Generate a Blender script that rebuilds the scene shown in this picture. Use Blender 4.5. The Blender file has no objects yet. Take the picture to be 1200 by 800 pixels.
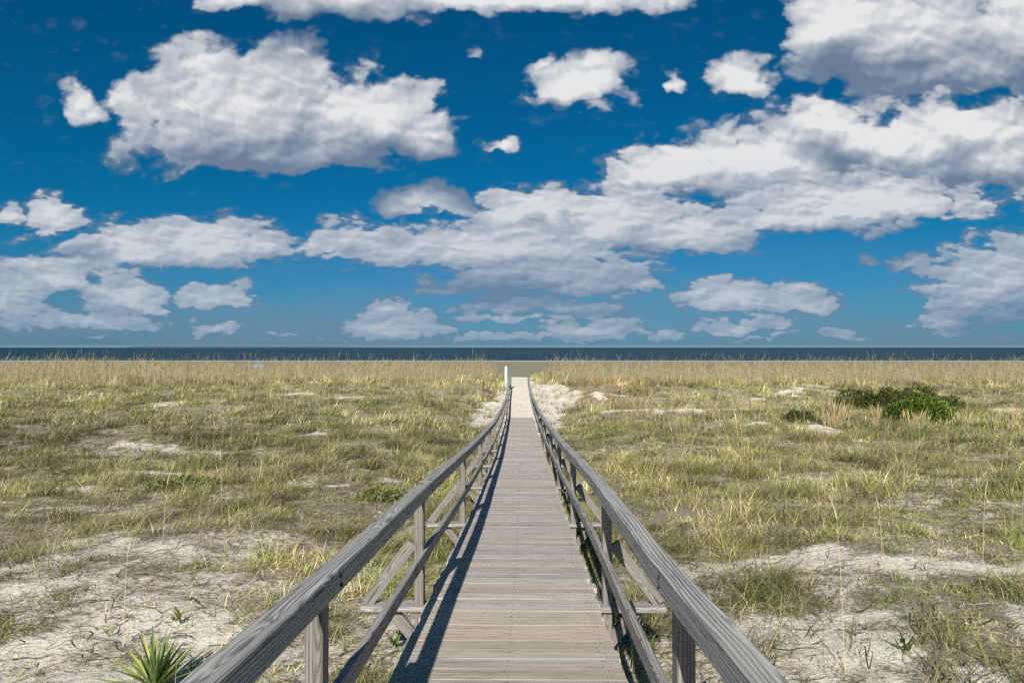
import bpy, math, random
import numpy as np
from mathutils import Vector

rng = np.random.default_rng(7)
random.seed(11)
CAMZ = 6.0
sc = bpy.context.scene
C = sc.collection

# ------------------------------------------------------------------ helpers
def interp(tab, d):
    xs = [a for a, b in tab]; ys = [b for a, b in tab]
    return np.interp(d, xs, ys)

def smooth_tab(tab, lo, hi, n=600, k=1.2):
    xs = np.linspace(lo, hi, n); ys = interp(tab, xs)
    step = (hi - lo) / n; w = max(1, int(k / step))
    ker = np.hanning(2 * w + 3)[1:-1]; ker /= ker.sum()
    pad = np.pad(ys, len(ker) // 2, mode='edge') if len(ker) % 2 else ys
    # linear extension at the ends keeps the slope
    m = len(ker) // 2
    left = ys[0] - (ys[1] - ys[0]) * np.arange(m, 0, -1)
    right = ys[-1] + (ys[-1] - ys[-2]) * np.arange(1, m + 1)
    ys = np.convolve(np.concatenate([left, ys, right]), ker, mode='valid')
    return xs, ys

_tab = rng.random((4, 256, 256))
def vnoise(x, y, layer=0):
    x = np.asarray(x, float); y = np.asarray(y, float)
    xi = np.floor(x).astype(int); yi = np.floor(y).astype(int)
    fx = x - xi; fy = y - yi
    fx = fx * fx * (3 - 2 * fx); fy = fy * fy * (3 - 2 * fy)
    T = _tab[layer]
    a = T[xi % 256, yi % 256]; b = T[(xi + 1) % 256, yi % 256]
    c = T[xi % 256, (yi + 1) % 256]; d = T[(xi + 1) % 256, (yi + 1) % 256]
    return (a * (1 - fx) + b * fx) * (1 - fy) + (c * (1 - fx) + d * fx) * fy
def fbm(x, y, layer=0, oct=4, gain=.5):
    s = 0; a = 1; t = 0
    for k in range(oct):
        s = s + a * vnoise(x * 2**k + 17.3 * k, y * 2**k - 9.1 * k, layer); t += a; a *= gain
    return s / t
def sstep(a, b, x):
    t = np.clip((np.asarray(x, float) - a) / (b - a), 0, 1); return t * t * (3 - 2 * t)

def tag(o, label=None, cat=None, group=None, kind=None):
    if label: o['label'] = label
    if cat: o['category'] = cat
    if group: o['group'] = group
    if kind: o['kind'] = kind
    return o
def empty(name, loc, label, cat, group=None):
    o = bpy.data.objects.new(name, None); C.objects.link(o); o.location = loc
    o.empty_display_size = .1
    return tag(o, label, cat, group)

class MB:
    """collects polygons, with a (u, v) per corner and a tint per vertex"""
    def __init__(s): s.v = []; s.f = []; s.uv = []; s.t = []
    def add(s, verts, faces, uvs, tint=(1, 1, 1)):
        n = len(s.v); s.v += [tuple(p) for p in verts]
        s.f += [tuple(i + n for i in f) for f in faces]; s.uv += uvs
        s.t += [tint] * len(verts)
    def sweep(s, pts, side, up_dirs, w, h, cham=.006, tint=(1, 1, 1), seed=None, sub=1):
        """rectangular board with eased edges swept along pts; pts = centre line"""
        seed = random.uniform(0, 90) if seed is None else seed
        a, b, c = w / 2, h / 2, cham
        prof = [(-a + c, -b), (a - c, -b), (a, -b + c), (a, b - c), (a - c, b), (-a + c, b), (-a, b - c), (-a, -b + c)]
        per = [0]
        for i in range(8):
            p, q = prof[i], prof[(i + 1) % 8]; per.append(per[-1] + math.hypot(p[0] - q[0], p[1] - q[1]))
        vs = []; L = [0]
        for i, p in enumerate(pts):
            p = Vector(p)
            if i: L.append(L[-1] + (p - Vector(pts[i - 1])).length)
            U = Vector(up_dirs[i] if isinstance(up_dirs, list) else up_dirs)
            S = Vector(side)
            for x, y in prof: vs.append(p + S * x + U * y)
        fs = []; us = []
        for i in range(len(pts) - 1):
            for k in range(8):
                k2 = (k + 1) % 8
                fs.append((i * 8 + k, i * 8 + k2, (i + 1) * 8 + k2, (i + 1) * 8 + k))
                us.append([(L[i] + seed, per[k]), (L[i] + seed, per[k + 1]), (L[i + 1] + seed, per[k + 1]), (L[i + 1] + seed, per[k])])
        n = (len(pts) - 1) * 8
        fs.append(tuple(range(7, -1, -1))); us.append([(seed + prof[k][0], prof[k][1]) for k in range(7, -1, -1)])
        fs.append(tuple(range(n, n + 8))); us.append([(seed + prof[k][0], prof[k][1]) for k in range(8)])
        s.add(vs, fs, us, tint)
    def beam(s, p0, p1, w, h, side=None, **k):
        p0 = Vector(p0); p1 = Vector(p1); d = (p1 - p0).normalized()
        if side is None:
            side = d.cross(Vector((0, 0, 1)))
            if side.length < .05: side = Vector((1, 0, 0))
        side = Vector(side); side = (side - d * side.dot(d)).normalized()
        up = side.cross(d).normalized()
        s.sweep([p0, p1], side, up, w, h, **k)
    def build(s, name, mat, parent=None, origin=(0, 0, 0), smooth=False):
        me = bpy.data.meshes.new(name); O = Vector(origin)
        me.from_pydata([tuple(Vector(p) - O) for p in s.v], [], s.f)
        uvl = me.uv_layers.new(name='UVMap')
        flat = [c for f in s.uv for p in f for c in p]
        uvl.data.foreach_set('uv', flat)
        at = me.attributes.new('tint', 'FLOAT_COLOR', 'POINT')
        at.data.foreach_set('color', [c for t in s.t for c in (*t, 1)])
        me.materials.append(mat)
        me.validate(); me.update()
        if smooth: me.polygons.foreach_set('use_smooth', [True] * len(me.polygons))
        o = bpy.data.objects.new(name, me); C.objects.link(o)
        if parent: o.parent = parent
        else: o.location = O
        return o

# ------------------------------------------------------------------ material helpers
class NT:
    def __init__(s, nt): s.nt = nt; s.n = nt.nodes; s.l = nt.links
    def new(s, t, **k):
        n = s.n.new(t)
        for a, b in k.items(): setattr(n, a, b)
        return n
    def link(s, a, b): s.l.new(a, b)
    def _in(s, sock, v):
        if v is None: return
        if isinstance(v, bpy.types.NodeSocket): s.l.new(v, sock)
        else: sock.default_value = v
    def math(s, op, a, b=None, c=None, clamp=False):
        n = s.new('ShaderNodeMath', operation=op); n.use_clamp = clamp
        s._in(n.inputs[0], a); s._in(n.inputs[1], b); s._in(n.inputs[2], c); return n.outputs[0]
    def vmath(s, op, a, b=None):
        n = s.new('ShaderNodeVectorMath', operation=op); s._in(n.inputs[0], a); s._in(n.inputs[1], b); return n.outputs[0]
    def comb(s, x, y, z):
        n = s.new('ShaderNodeCombineXYZ'); s._in(n.inputs[0], x); s._in(n.inputs[1], y); s._in(n.inputs[2], z); return n.outputs[0]
    def sep(s, v):
        n = s.new('ShaderNodeSeparateXYZ'); s._in(n.inputs[0], v); return n.outputs
    def noise(s, vec, scale, detail=4, rough=.5, dist=0., typ='FBM', lac=2.0):
        n = s.new('ShaderNodeTexNoise'); n.noise_type = typ
        s._in(n.inputs['Vector'], vec); n.inputs['Scale'].default_value = scale
        n.inputs['Detail'].default_value = detail; n.inputs['Roughness'].default_value = rough
        n.inputs['Distortion'].default_value = dist; n.inputs['Lacunarity'].default_value = lac
        return n.outputs['Fac']
    def ramp(s, f, stops):
        n = s.new('ShaderNodeValToRGB'); s._in(n.inputs[0], f); r = n.color_ramp
        while len(r.elements) < len(stops): r.elements.new(.5)
        for e, (p, c) in zip(r.elements, stops): e.position = p; e.color = (*c, 1) if len(c) == 3 else c
        return n.outputs[0]
    def mix(s, f, a, b, blend='MIX'):
        n = s.new('ShaderNodeMix', data_type='RGBA', blend_type=blend)
        s._in(n.inputs[0], f)
        for i, v in ((6, a), (7, b)):
            if isinstance(v, tuple): v = (*v, 1) if len(v) == 3 else v
            s._in(n.inputs[i], v)
        return n.outputs[2]
    def mrange(s, f, a, b, c=0., d=1., smooth=False):
        n = s.new('ShaderNodeMapRange'); n.interpolation_type = 'SMOOTHSTEP' if smooth else 'LINEAR'
        s._in(n.inputs[0], f)
        for i, v in enumerate((a, b, c, d)): s._in(n.inputs[i + 1], v)
        return n.outputs[0]
    def bump(s, h, strength, dist):
        n = s.new('ShaderNodeBump'); s._in(n.inputs['Height'], h)
        n.inputs['Strength'].default_value = strength; n.inputs['Distance'].default_value = dist; return n.outputs[0]

def material(name):
    m = bpy.data.materials.new(name); m.use_nodes = True
    t = NT(m.node_tree); b = t.n['Principled BSDF']
    return m, t, b

def wood_mat(name, dark, light, tintm=1.0, band=1.0, grain=1.0, rough=.75, green=0., knots=1., warp=30):
    m, t, b = material(name)
    uv = t.new('ShaderNodeUVMap', uv_map='UVMap').outputs[0]
    u, v, _ = t.sep(uv)
    low = t.noise(t.comb(t.math('MULTIPLY', u, .75), t.math('MULTIPLY', v, 7.5), 0), 1.0, 2.0, .5, .3)
    vk = t.new('ShaderNodeTexVoronoi', voronoi_dimensions='2D', feature='F1')
    t.link(t.comb(t.math('MULTIPLY', u, .85), t.math('MULTIPLY', v, 8.5), 0), vk.inputs['Vector']); vk.inputs['Scale'].default_value = 1.0
    kd = vk.outputs['Distance']
    kn = t.math('POWER', 2.718, t.math('MULTIPLY', t.math('MULTIPLY', kd, kd), -28.))
    ring = t.math('ADD', t.math('ADD', t.math('MULTIPLY', v, 430), t.math('MULTIPLY', low, warp)), t.math('MULTIPLY', kn, knots * 26))
    sn = t.mrange(t.math('SINE', ring), -1, 1, 0, 1)
    ringl = t.math('POWER', sn, .7)
    fib = t.noise(t.comb(t.math('MULTIPLY', u, 4), t.math('MULTIPLY', v, 420), 1.7), 1.0, 3, .6)
    fib2 = t.noise(t.comb(t.math('MULTIPLY', u, 1.2), t.math('MULTIPLY', v, 90), 4.7), 1.0, 3, .6)
    blot = t.noise(t.comb(t.math('MULTIPLY', u, .9), t.math('MULTIPLY', v, 4), 9.), 1.0, 4, .6)
    h = t.math('ADD', t.math('MULTIPLY', t.math('SUBTRACT', ringl, .62), .55 * band), t.math('ADD', t.math('MULTIPLY', fib, .8 * grain), t.math('MULTIPLY', fib2, .75)))
    f = t.mrange(h, .38, 1.12, 0, 1)
    base = t.mix(f, dark, light)
    base = t.mix(t.mrange(blot, .40, .75, 0, .45), base, tuple(c * .70 for c in light))
    # cracks: thin dark lines running with the grain
    cr = t.noise(t.comb(t.math('MULTIPLY', u, .8), t.math('MULTIPLY', v, 42), 21.), 1.0, 2, .5)
    crk = t.mrange(t.math('ABSOLUTE', t.math('SUBTRACT', cr, .5)), 0, .014, .25, 1)
    base = t.mix(1.0, base, t.comb(crk, crk, crk), 'MULTIPLY')
    base = t.mix(t.mrange(kd, .03, .085, .8 * min(1, knots), 0), base, tuple(c * .5 for c in dark))
    if green:
        g = t.noise(t.comb(u, t.math('MULTIPLY', v, 3), 33.), .6, 3, .6)
        base = t.mix(t.mrange(g, .45, .75, 0, green), base, (.16, .20, .15))
    at = t.new('ShaderNodeAttribute', attribute_name='tint').outputs['Color']
    base = t.mix(1.0, base, at, 'MULTIPLY')
    t.link(base, b.inputs['Base Color']); b.inputs['Roughness'].default_value = rough
    b.inputs['Specular IOR Level'].default_value = .25
    hh = t.math('MULTIPLY', h, t.math('ADD', crk, .0))
    t.link(t.bump(hh, .7, .0018), b.inputs['Normal'])
    return m

def leaf_mat(name, trans=.35, rough=.6, spec=.2):
    """blade material: its colour comes from the per-blade tint"""
    m, t, b = material(name)
    at = t.new('ShaderNodeAttribute', attribute_name='tint').outputs['Color']
    t.link(at, b.inputs['Base Color']); b.inputs['Roughness'].default_value = rough
    b.inputs['Specular IOR Level'].default_value = spec
    tr = t.new('ShaderNodeBsdfTranslucent'); t.link(at, tr.inputs['Color'])
    mx = t.new('ShaderNodeMixShader'); mx.inputs[0].default_value = trans
    t.link(b.outputs[0], mx.inputs[1]); t.link(tr.outputs[0], mx.inputs[2])
    t.link(mx.outputs[0], t.n['Material Output'].inputs['Surface'])
    return m

M_rail = wood_mat('weathered_rail_wood', (.085, .083, .086), (.50, .485, .465), band=1.0, green=.3)
M_post = wood_mat('weathered_post_wood', (.085, .078, .07), (.31, .285, .255), band=.7)
M_mid = wood_mat('weathered_midrail_wood', (.10, .095, .098), (.46, .43, .41), band=.8)
M_deck = wood_mat('weathered_deck_wood', (.20, .182, .165), (.58, .54, .50), knots=.35, band=.35, grain=1.1)
M_blade = leaf_mat('grass_blade', .28)
M_leaf = leaf_mat('bush_leaf', .3, .5, .3)

# ------------------------------------------------------------------ profiles (h = metres below the camera)
DECK = smooth_tab([(-3, 1.14), (0, 1.40), (3.5, 1.69), (5, 1.80), (9.3, 2.15), (16.3, 2.60), (24, 2.93), (31, 3.12), (34, 3.16), (60, 3.2)], -3, 60)
FIELD = smooth_tab([(-40, 2.2), (0, 2.38), (8, 2.45), (16, 2.6), (25, 2.72), (35, 2.6), (45, 2.35), (55, 2.25), (61, 2.5), (75, 4.5), (100, 4.95), (280, 5.5), (400, 9)], -40, 400, 6000, 4)
CORR = smooth_tab([(-40, 2.2), (0, 2.3), (5, 2.36), (9, 2.58), (16, 2.87), (24, 3.06), (30.5, 3.10), (36, 3.06), (42, 2.86), (48, 2.60), (57, 2.46), (62, 2.75), (75, 4.5), (100, 4.95), (280, 5.5), (400, 9)], -40, 400, 6000, 2)
CX = smooth_tab([(-3, -.09), (3.5, -.07), (5, -.04), (9, -.02), (16, .01), (31, 0), (39, -.05), (60, -.11)], -3, 60, k=2)
def deckz(d): return CAMZ - np.interp(d, *DECK)
def cx(d): return np.interp(d, *CX)
def groundz(x, y, fine=True):
    x = np.asarray(x, float); y = np.asarray(y, float)
    w = sstep(1.1, 4.2, np.abs(x - .1) + (fbm(x * .3, y * .3, 1, 2) - .5) * 1.6)
    h = np.interp(y, *CORR) * (1 - w) + np.interp(y, *FIELD) * w
    dune = (1 - sstep(62, 80, y)) * w
    z = CAMZ - h + dune * ((fbm(x * .09, y * .12, 0, 3) - .5) * .9 + (fbm(x * .5, y * .5, 2, 3) - .5) * .28)
    # drifts where the walk meets the sand
    z = z + (1 - sstep(62, 70, y)) * (fbm(x * 1.7, y * 1.7, 3, 4) - .5) * (.03 + .07 * w) * np.where((y > 24) & (bare(x, y) > .5), .35, 1)
    # keep soil under the deck
    under = (np.abs(x) < 1.0) & (y < 30.4)
    z = np.where(under, np.minimum(z, np.interp(y, DECK[0], CAMZ - DECK[1]) - .06 - .45 * np.clip((14 - y) / 14, 0, 1)), z)
    z = np.where(y < -30, z, z)
    return z

# bare-sand patches (x, y, rx, ry), read off the photograph as places on the ground
SAND = [(-4.1, 8.3, 1.9, .9), (-3.4, 6.2, 1.4, .7), (-6.2, 7.2, 1.5, .8), (-3.0, 5.0, 1.2, .7), (-6.5, 10.4, 1.4, .5), (-1.7, 10.0, .6, .8),
        (2.7, 7.5, .8, .38), (4.3, 7.0, 1.0, .36), (2.5, 5.6, .9, .5), (5.6, 10.6, 1.3, .55), (7.6, 10.2, 1.2, .45), (4.6, 5.3, .6, .3), (6.8, 6.6, .8, .3), (2.3, 9.4, .7, .35),
        (-9.5, 18.5, 2.2, .8), (-14.5, 32, 1.5, 1.0), (-11.2, 36, 1.4, 1.2), (-8.6, 34, 1.3, .8), (-15.6, 30.5, 1.4, .8), (-5.5, 21, 1.0, .5),
        (6.6, 30, 2.0, 1.4), (9.9, 33, 1.9, 1.0), (14.6, 37.5, 1.6, 1.3), (16.0, 39, 1.2, 1), (22.5, 32, 1.7, 1.0), (25.5, 31, 1.8, .8), (17.5, 42, 2, 1.2), (7.2, 13.6, 1.0, .4),
        (8.0, 12.2, 1.5, .35), (9.6, 13.4, 1.2, .3), (6.2, 12.6, .8, .3), (4.4, 11.6, .7, .3), (3.2, 12.6, .6, .3), (11.5, 15.2, 1.1, .4), (5.2, 9.0, 1.0, .28), (7.8, 8.7, .8, .25), (-5.2, 12.9, .9, .35), (-8.2, 12.2, 1.1, .3), (-3.2, 12.6, .6, .25), (-9.6, 10.4, 1.3, .35), (-4.6, 11.0, .9, .3), (-2.4, 14.2, .5, .3), (5.0, 36, 1.2, .9), (10, 24, .8, .4), (-7.7, 14.8, 1.2, .35)]
def bare(x, y):
    b = np.zeros_like(x)
    wx = x + (fbm(x * .8, y * .8, 2, 4) - .5) * 2.6 * np.clip(y / 12, .6, 2.2)
    wy = y + (fbm(x * .8 + 50, y * .8, 3, 4) - .5) * 2.0 * np.clip(y / 12, .6, 2)
    for (a, c, rx, ry) in SAND:
        r = np.sqrt(((wx - a) / rx * .98) ** 2 + ((wy - c) / ry) ** 2)
        b = np.maximum(b, 1 - sstep(.75, 1.15, r))
    # the cut through the dune beyond the end of the planks
    n = (fbm(x * .9, y * .5, 1, 4) - .5)
    half_l = np.interp(y, [20, 24, 27, 33, 40, 46, 54], [.0, .8, 1.9, 2.1, 1.4, 1.1, .9])
    half_r = np.interp(y, [20, 24, 27, 32, 38, 45, 49, 54], [.0, .9, 1.6, 2.4, 3.2, 3.0, 1.3, .9])
    half = np.where(x < 0, half_l, half_r)
    b = np.maximum(b, (1 - sstep(-.15, .25, np.abs(x) - half + n * 1.6)) * (y > 21))
    b = np.maximum(b, sstep(60, 64, y))
    return b
def cover(x, y):
    """share of the ground hidden by plants"""
    n = fbm(x * .55, y * .55, 0, 4)
    n2 = fbm(x * 1.7, y * 1.7, 1, 3)
    base = np.where(x < 0, np.interp(y, [0, 6, 9, 12, 18, 60], [.38, .42, .58, .90, .96, 1.02]),
                    np.interp(y, [0, 6, 9, 12, 18, 60], [.54, .62, .76, .92, .98, 1.02]))
    c = base + (n - .5) * 1.5 + (n2 - .5) * 1.25
    c = sstep(.25, .75, c)
    c = c * (1 - bare(x, y) * np.where(y < 14, .66, .86)) * np.where(y > 58, 1 - bare(x, y), 1)
    return np.clip(c, 0, 1)

# ------------------------------------------------------------------ ground sheet
def make_ground():
    ys = [-30, -20, -12, -8, -5]
    y = -3.
    while y < 70: ys.append(y); y += max(.055, .0085 * max(y, 0) if y > 0 else .2)
    while y < 500: ys.append(y); y *= 1.035
    while y < 45000: ys.append(y); y *= 1.5
    ys = np.array(ys)
    s = np.linspace(-1, 1, 520)
    xs = 60 * (np.sinh(s * 4.2) / math.sinh(4.2))
    ext = np.array([80, 120, 200, 400, 900, 3000, 12000, 45000.])
    xs = np.concatenate([-ext[::-1], xs, ext])
    X, Y = np.meshgrid(xs, ys)
    Yc = np.minimum(Y, 399)
    Z = groundz(X, Yc); Z = np.where(Y > 399, CAMZ - 9, Z)
    n, m = X.shape
    co = np.stack([X, Y, Z], -1).reshape(-1, 3)
    me = bpy.data.meshes.new('ground')
    me.vertices.add(n * m); me.vertices.foreach_set('co', co.ravel())
    idx = np.arange(n * m).reshape(n, m)
    q = np.stack([idx[:-1, :-1], idx[:-1, 1:], idx[1:, 1:], idx[1:, :-1]], -1).reshape(-1, 4)
    me.loops.add(q.size); me.loops.foreach_set('vertex_index', q.ravel())
    me.polygons.add(len(q)); me.polygons.foreach_set('loop_start', np.arange(len(q)) * 4)
    me.polygons.foreach_set('use_smooth', np.ones(len(q), bool))
    cov = cover(X.ravel(), Y.ravel())
    wet = sstep(66, 85, Y.ravel())
    a = me.attributes.new('soil', 'FLOAT_COLOR', 'POINT')
    xx, yy = X.ravel(), Y.ravel()
    thatch = (1 - bare(xx, yy)) * np.interp(yy, [5, 8, 12, 16], [.22, .42, .75, .85]) * (.75 + .5 * fbm(xx * .9, yy * .9, 2, 3))
    cov = np.clip(np.maximum(cov, thatch), 0, 1)
    a.data.foreach_set('color', np.stack([cov, wet, bare(xx, yy) * sstep(18, 26, yy), cov * 0 + 1], -1).astype(np.float32).ravel())
    me.update(); me.validate()
    m, t, b = material('dune_sand')
    at = t.new('ShaderNodeAttribute', attribute_name='soil').outputs['Color']
    sc_, wet_, clean = t.sep(at)
    P = t.new('ShaderNodeNewGeometry').outputs['Position']
    n1 = t.noise(P, 3.2, 6, .6); n2 = t.noise(P, 38, 5, .7); n3 = t.noise(P, 5.5, 7, .68, 1.0); n4 = t.noise(P, .5, 4, .55)
    sand = t.ramp(n1, [(.3, (.56, .50, .41)), (.5, (.68, .625, .53)), (.72, (.76, .715, .63))])
    sand = t.mix(t.mrange(n2, .55, .75, 0, .35), sand, (.22, .175, .125))
    # dead litter and roots strewn on the sand
    lit = t.mrange(t.math('ADD', n3, t.math('MULTIPLY', sc_, .26)), .56, .68, 0, 1)
    n5 = t.noise(t.vmath('MULTIPLY', P, (1, 3.2, 1)), 16, 5, .7, 1.8)
    lit2 = t.mrange(t.math('ADD', n5, t.math('ADD', t.math('MULTIPLY', sc_, .14), t.math('MULTIPLY', lit, .05))), .585, .66, 0, .85)
    sand = t.mix(t.math('MULTIPLY', t.math('SUBTRACT', .6, t.math('MULTIPLY', clean, .5)), lit), sand, (.27, .21, .145))
    sand = t.mix(t.math('MULTIPLY', lit2, t.math('SUBTRACT', 1, t.math('MULTIPLY', clean, .9))), sand, (.10, .08, .055))
    soil = t.ramp(n3, [(.3, (.13, .115, .065)), (.46, (.30, .265, .165)), (.62, (.60, .55, .43))])
    base = t.mix(t.mrange(sc_, .3, .95, 0, .85), sand, soil)
    wetc = t.mix(t.mrange(t.noise(t.vmath('MULTIPLY', P, (.02, .25, 1)), 1, 3, .5), .4, .65, 0, 1), (.215, .20, .125), (.25, .225, .165))
    base = t.mix(wet_, base, wetc)
    t.link(base, b.inputs['Base Color']); b.inputs['Roughness'].default_value = .95
    b.inputs['Specular IOR Level'].default_value = .1
    hh = t.math('ADD', t.math('MULTIPLY', n2, .25), t.math('ADD', t.math('MULTIPLY', n3, .8), t.math('MULTIPLY', lit2, .35)))
    hh = t.math('MULTIPLY', hh, t.math('SUBTRACT', 1, t.math('MULTIPLY', clean, .75)))
    t.link(t.bump(hh, .9, .05), b.inputs['Normal'])
    me.materials.append(m)
    o = bpy.data.objects.new('ground', me); C.objects.link(o)
    tag(o, 'pale dune sand with litter running down to the wet beach', kind='structure')
make_ground()

# ------------------------------------------------------------------ sea
def make_sea():
    mb = MB()
    z = CAMZ - 5.42
    xs = list(np.linspace(-500, 500, 90)); xs = [-45000, -6000, -1500] + xs + [1500, 6000, 45000]
    yy = [262, 290, 400, 800, 2000, 6000, 45000]
    vs = []; 
    for j, y in enumerate(yy):
        for x in xs:
            dy = 5 * (float(vnoise(x * .02, 3.3)) - .5) if j == 0 else 0
            vs.append((x, y + dy, z))
    n = len(xs); fs = []
    for j in range(len(yy) - 1):
        for i in range(n - 1): fs.append((j * n + i, j * n + i + 1, (j + 1) * n + i + 1, (j + 1) * n + i))
    mb.add(vs, fs, [[(0, 0)] * 4 for _ in fs])
    m, t, b = material('sea_water')
    P = t.new('ShaderNodeNewGeometry').outputs['Position']
    _, py, _ = t.sep(P)
    st = t.noise(t.vmath('MULTIPLY', P, (.004, .02, 1)), 1, 4, .6)
    col = t.mix(t.mrange(st, .35, .65, 0, 1), (.005, .031, .058), (.009, .046, .062))
    foam_n = t.noise(t.vmath('MULTIPLY', P, (.03, .2, 1)), 1, 4, .6)
    edge = t.math('ADD', py, t.math('MULTIPLY', foam_n, 26))
    foam = t.mrange(edge, 286, 299, 1, 0)
    col = t.mix(foam, col, (.42, .45, .41))
    t.link(col, b.inputs['Base Color']); b.inputs['Roughness'].default_value = .55
    b.inputs['Specular IOR Level'].default_value = .12
    w = t.noise(t.vmath('MULTIPLY', P, (.12, .5, 1)), 1, 4, .6)
    t.link(t.bump(w, .25, .5), b.inputs['Normal'])
    o = mb.build('sea', m); tag(o, 'dark teal sea reaching the horizon', kind='structure')
    # low distant coast on the horizon at the left
    D = 9000; k = 200; mb = MB(); vs = []; fs = []
    x0, x1 = (125 - 609) / 800 * D, (520 - 609) / 800 * D
    for i in range(k + 1):
        s_ = i / k; x = x0 + (x1 - x0) * s_
        hgt = 17 * min(1, s_ * 12) * (1 - sstep(.45, 1, s_) * .75) * (.6 + .7 * float(fbm(s_ * 40, 2, 1, 3))) + 1
        vs += [(x, D, CAMZ - 5.5), (x, D + 60, CAMZ - 5.4 + hgt), (x, D + 700, CAMZ - 5.4 + hgt), (x, D + 800, CAMZ - 5.5)]
    for i in range(k):
        for j in range(3): fs.append((i * 4 + j, i * 4 + 4 + j, i * 4 + 5 + j, i * 4 + 1 + j))
    mb.add(vs, fs, [[(0, 0)] * 4 for _ in fs])
    m, t, b = material('far_coast'); b.inputs['Base Color'].default_value = (.045, .085, .12, 1); b.inputs['Roughness'].default_value = 1  # blue of the distant air is put into the land's base colour
    o = mb.build('distant_coast', m); tag(o, 'low dark strip of far land on the horizon', kind='structure')
make_sea()

# ------------------------------------------------------------------ blades
def blade_arrays(P, H, W, az, lean, curl, col, seg=2, tipcol=None, face=None):
    """P (n,3) roots; returns verts (n, 2*seg+1, 3)"""
    n = len(P); d = np.stack([np.cos(az), np.sin(az), np.zeros(n)], -1)
    fa = az + np.pi / 2 if face is None else face
    s = np.stack([np.cos(fa), np.sin(fa), np.zeros(n)], -1)
    rows = []
    for k in range(seg + 1):
        t = k / seg
        hor = lean * t + curl * t * t
        ver = t * np.sqrt(np.clip(1 - (lean + curl * t * .6) ** 2, .08, 1))
        c = P + d * (H * hor)[:, None]; c[:, 2] += H * ver
        w = W * (1 - t) ** .6 if k else W
        if k < seg: rows += [c - s * (w / 2)[:, None], c + s * (w / 2)[:, None]]
        else: rows += [c]
    V = np.stack(rows, 1)
    cc = np.repeat(col[:, None, :], V.shape[1], 1)
    if tipcol is not None:
        for k in range(V.shape[1]):
            f = min(1, (k // 2) / seg); cc[:, k] = col * (1 - f) + tipcol * f
    return V, cc
def ribbons_to_mesh(name, parts, mat, parent=None, origin=None):
    """parts: list of (V (n,k,3), col (n,k,3)) with k odd: ladder of pairs then a tip"""
    co = []; cl = []; loops = []; starts = []; off = 0; lo = 0
    for V, cc in parts:
        n, k, _ = V.shape; seg = (k - 1) // 2
        co.append(V.reshape(-1, 3)); cl.append(cc.reshape(-1, 3))
        base = np.arange(n)[:, None] * k + off
        pat = []; st = []
        for j in range(seg - 1):
            st.append(len(pat)); pat += [2 * j, 2 * j + 1, 2 * j + 3, 2 * j + 2]
        st.append(len(pat)); pat += [2 * seg - 2, 2 * seg - 1, 2 * seg]
        L = base + np.array(pat)[None, :]
        loops.append(L.ravel()); starts.append(((np.arange(n) * len(pat))[:, None] + np.array(st)[None, :] + lo).ravel())
        off += n * k; lo += n * len(pat)
    co = np.concatenate(co); cl = np.concatenate(cl); loops = np.concatenate(loops); starts = np.concatenate(starts)
    if origin is not None: co = co - np.array(origin)
    me = bpy.data.meshes.new(name)
    me.vertices.add(len(co)); me.vertices.foreach_set('co', co.astype(np.float32).ravel())
    me.loops.add(len(loops)); me.loops.foreach_set('vertex_index', loops.astype(np.int32))
    me.polygons.add(len(starts)); me.polygons.foreach_set('loop_start', starts.astype(np.int32))
    a = me.attributes.new('tint', 'FLOAT_COLOR', 'POINT')
    a.data.foreach_set('color', np.concatenate([cl, np.ones((len(cl), 1))], 1).astype(np.float32).ravel())
    me.materials.append(mat); me.update()
    o = bpy.data.objects.new(name, me); C.objects.link(o)
    if parent: o.parent = parent
    elif origin is not None: o.location = origin
    return o

def scatter(n, y0, y1, xr=.98, pad=4, power=1.0):
    """n points spread over the wedge the walk's start overlooks (wider than any one view)"""
    u = rng.random(n)
    a = power
    y = (y0 ** (a + 1) + u * (y1 ** (a + 1) - y0 ** (a + 1))) ** (1 / (a + 1))
    x = (rng.random(n) * 2 - 1) * (xr * y + pad)
    return x, y
def off_walk(x, y):
    c = np.interp(y, *CX); lim = np.where(y < 31, .70, .62)
    return np.abs(x - c) > lim

GREEN = np.array([.135, .185, .036]); OLIVE = np.array([.245, .27, .065]); STRAW = np.array([.56, .49, .26])
TAN = np.array([.60, .49, .30]); BROWN = np.array([.19, .135, .075]); GREY = np.array([.40, .35, .25]); DARK = np.array([.085, .09, .035]); RED = np.array([.28, .145, .085])
YEL = np.array([.37, .345, .10])
PAL = np.stack([GREEN, OLIVE, STRAW, TAN, BROWN, GREY, DARK, RED, YEL])

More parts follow.
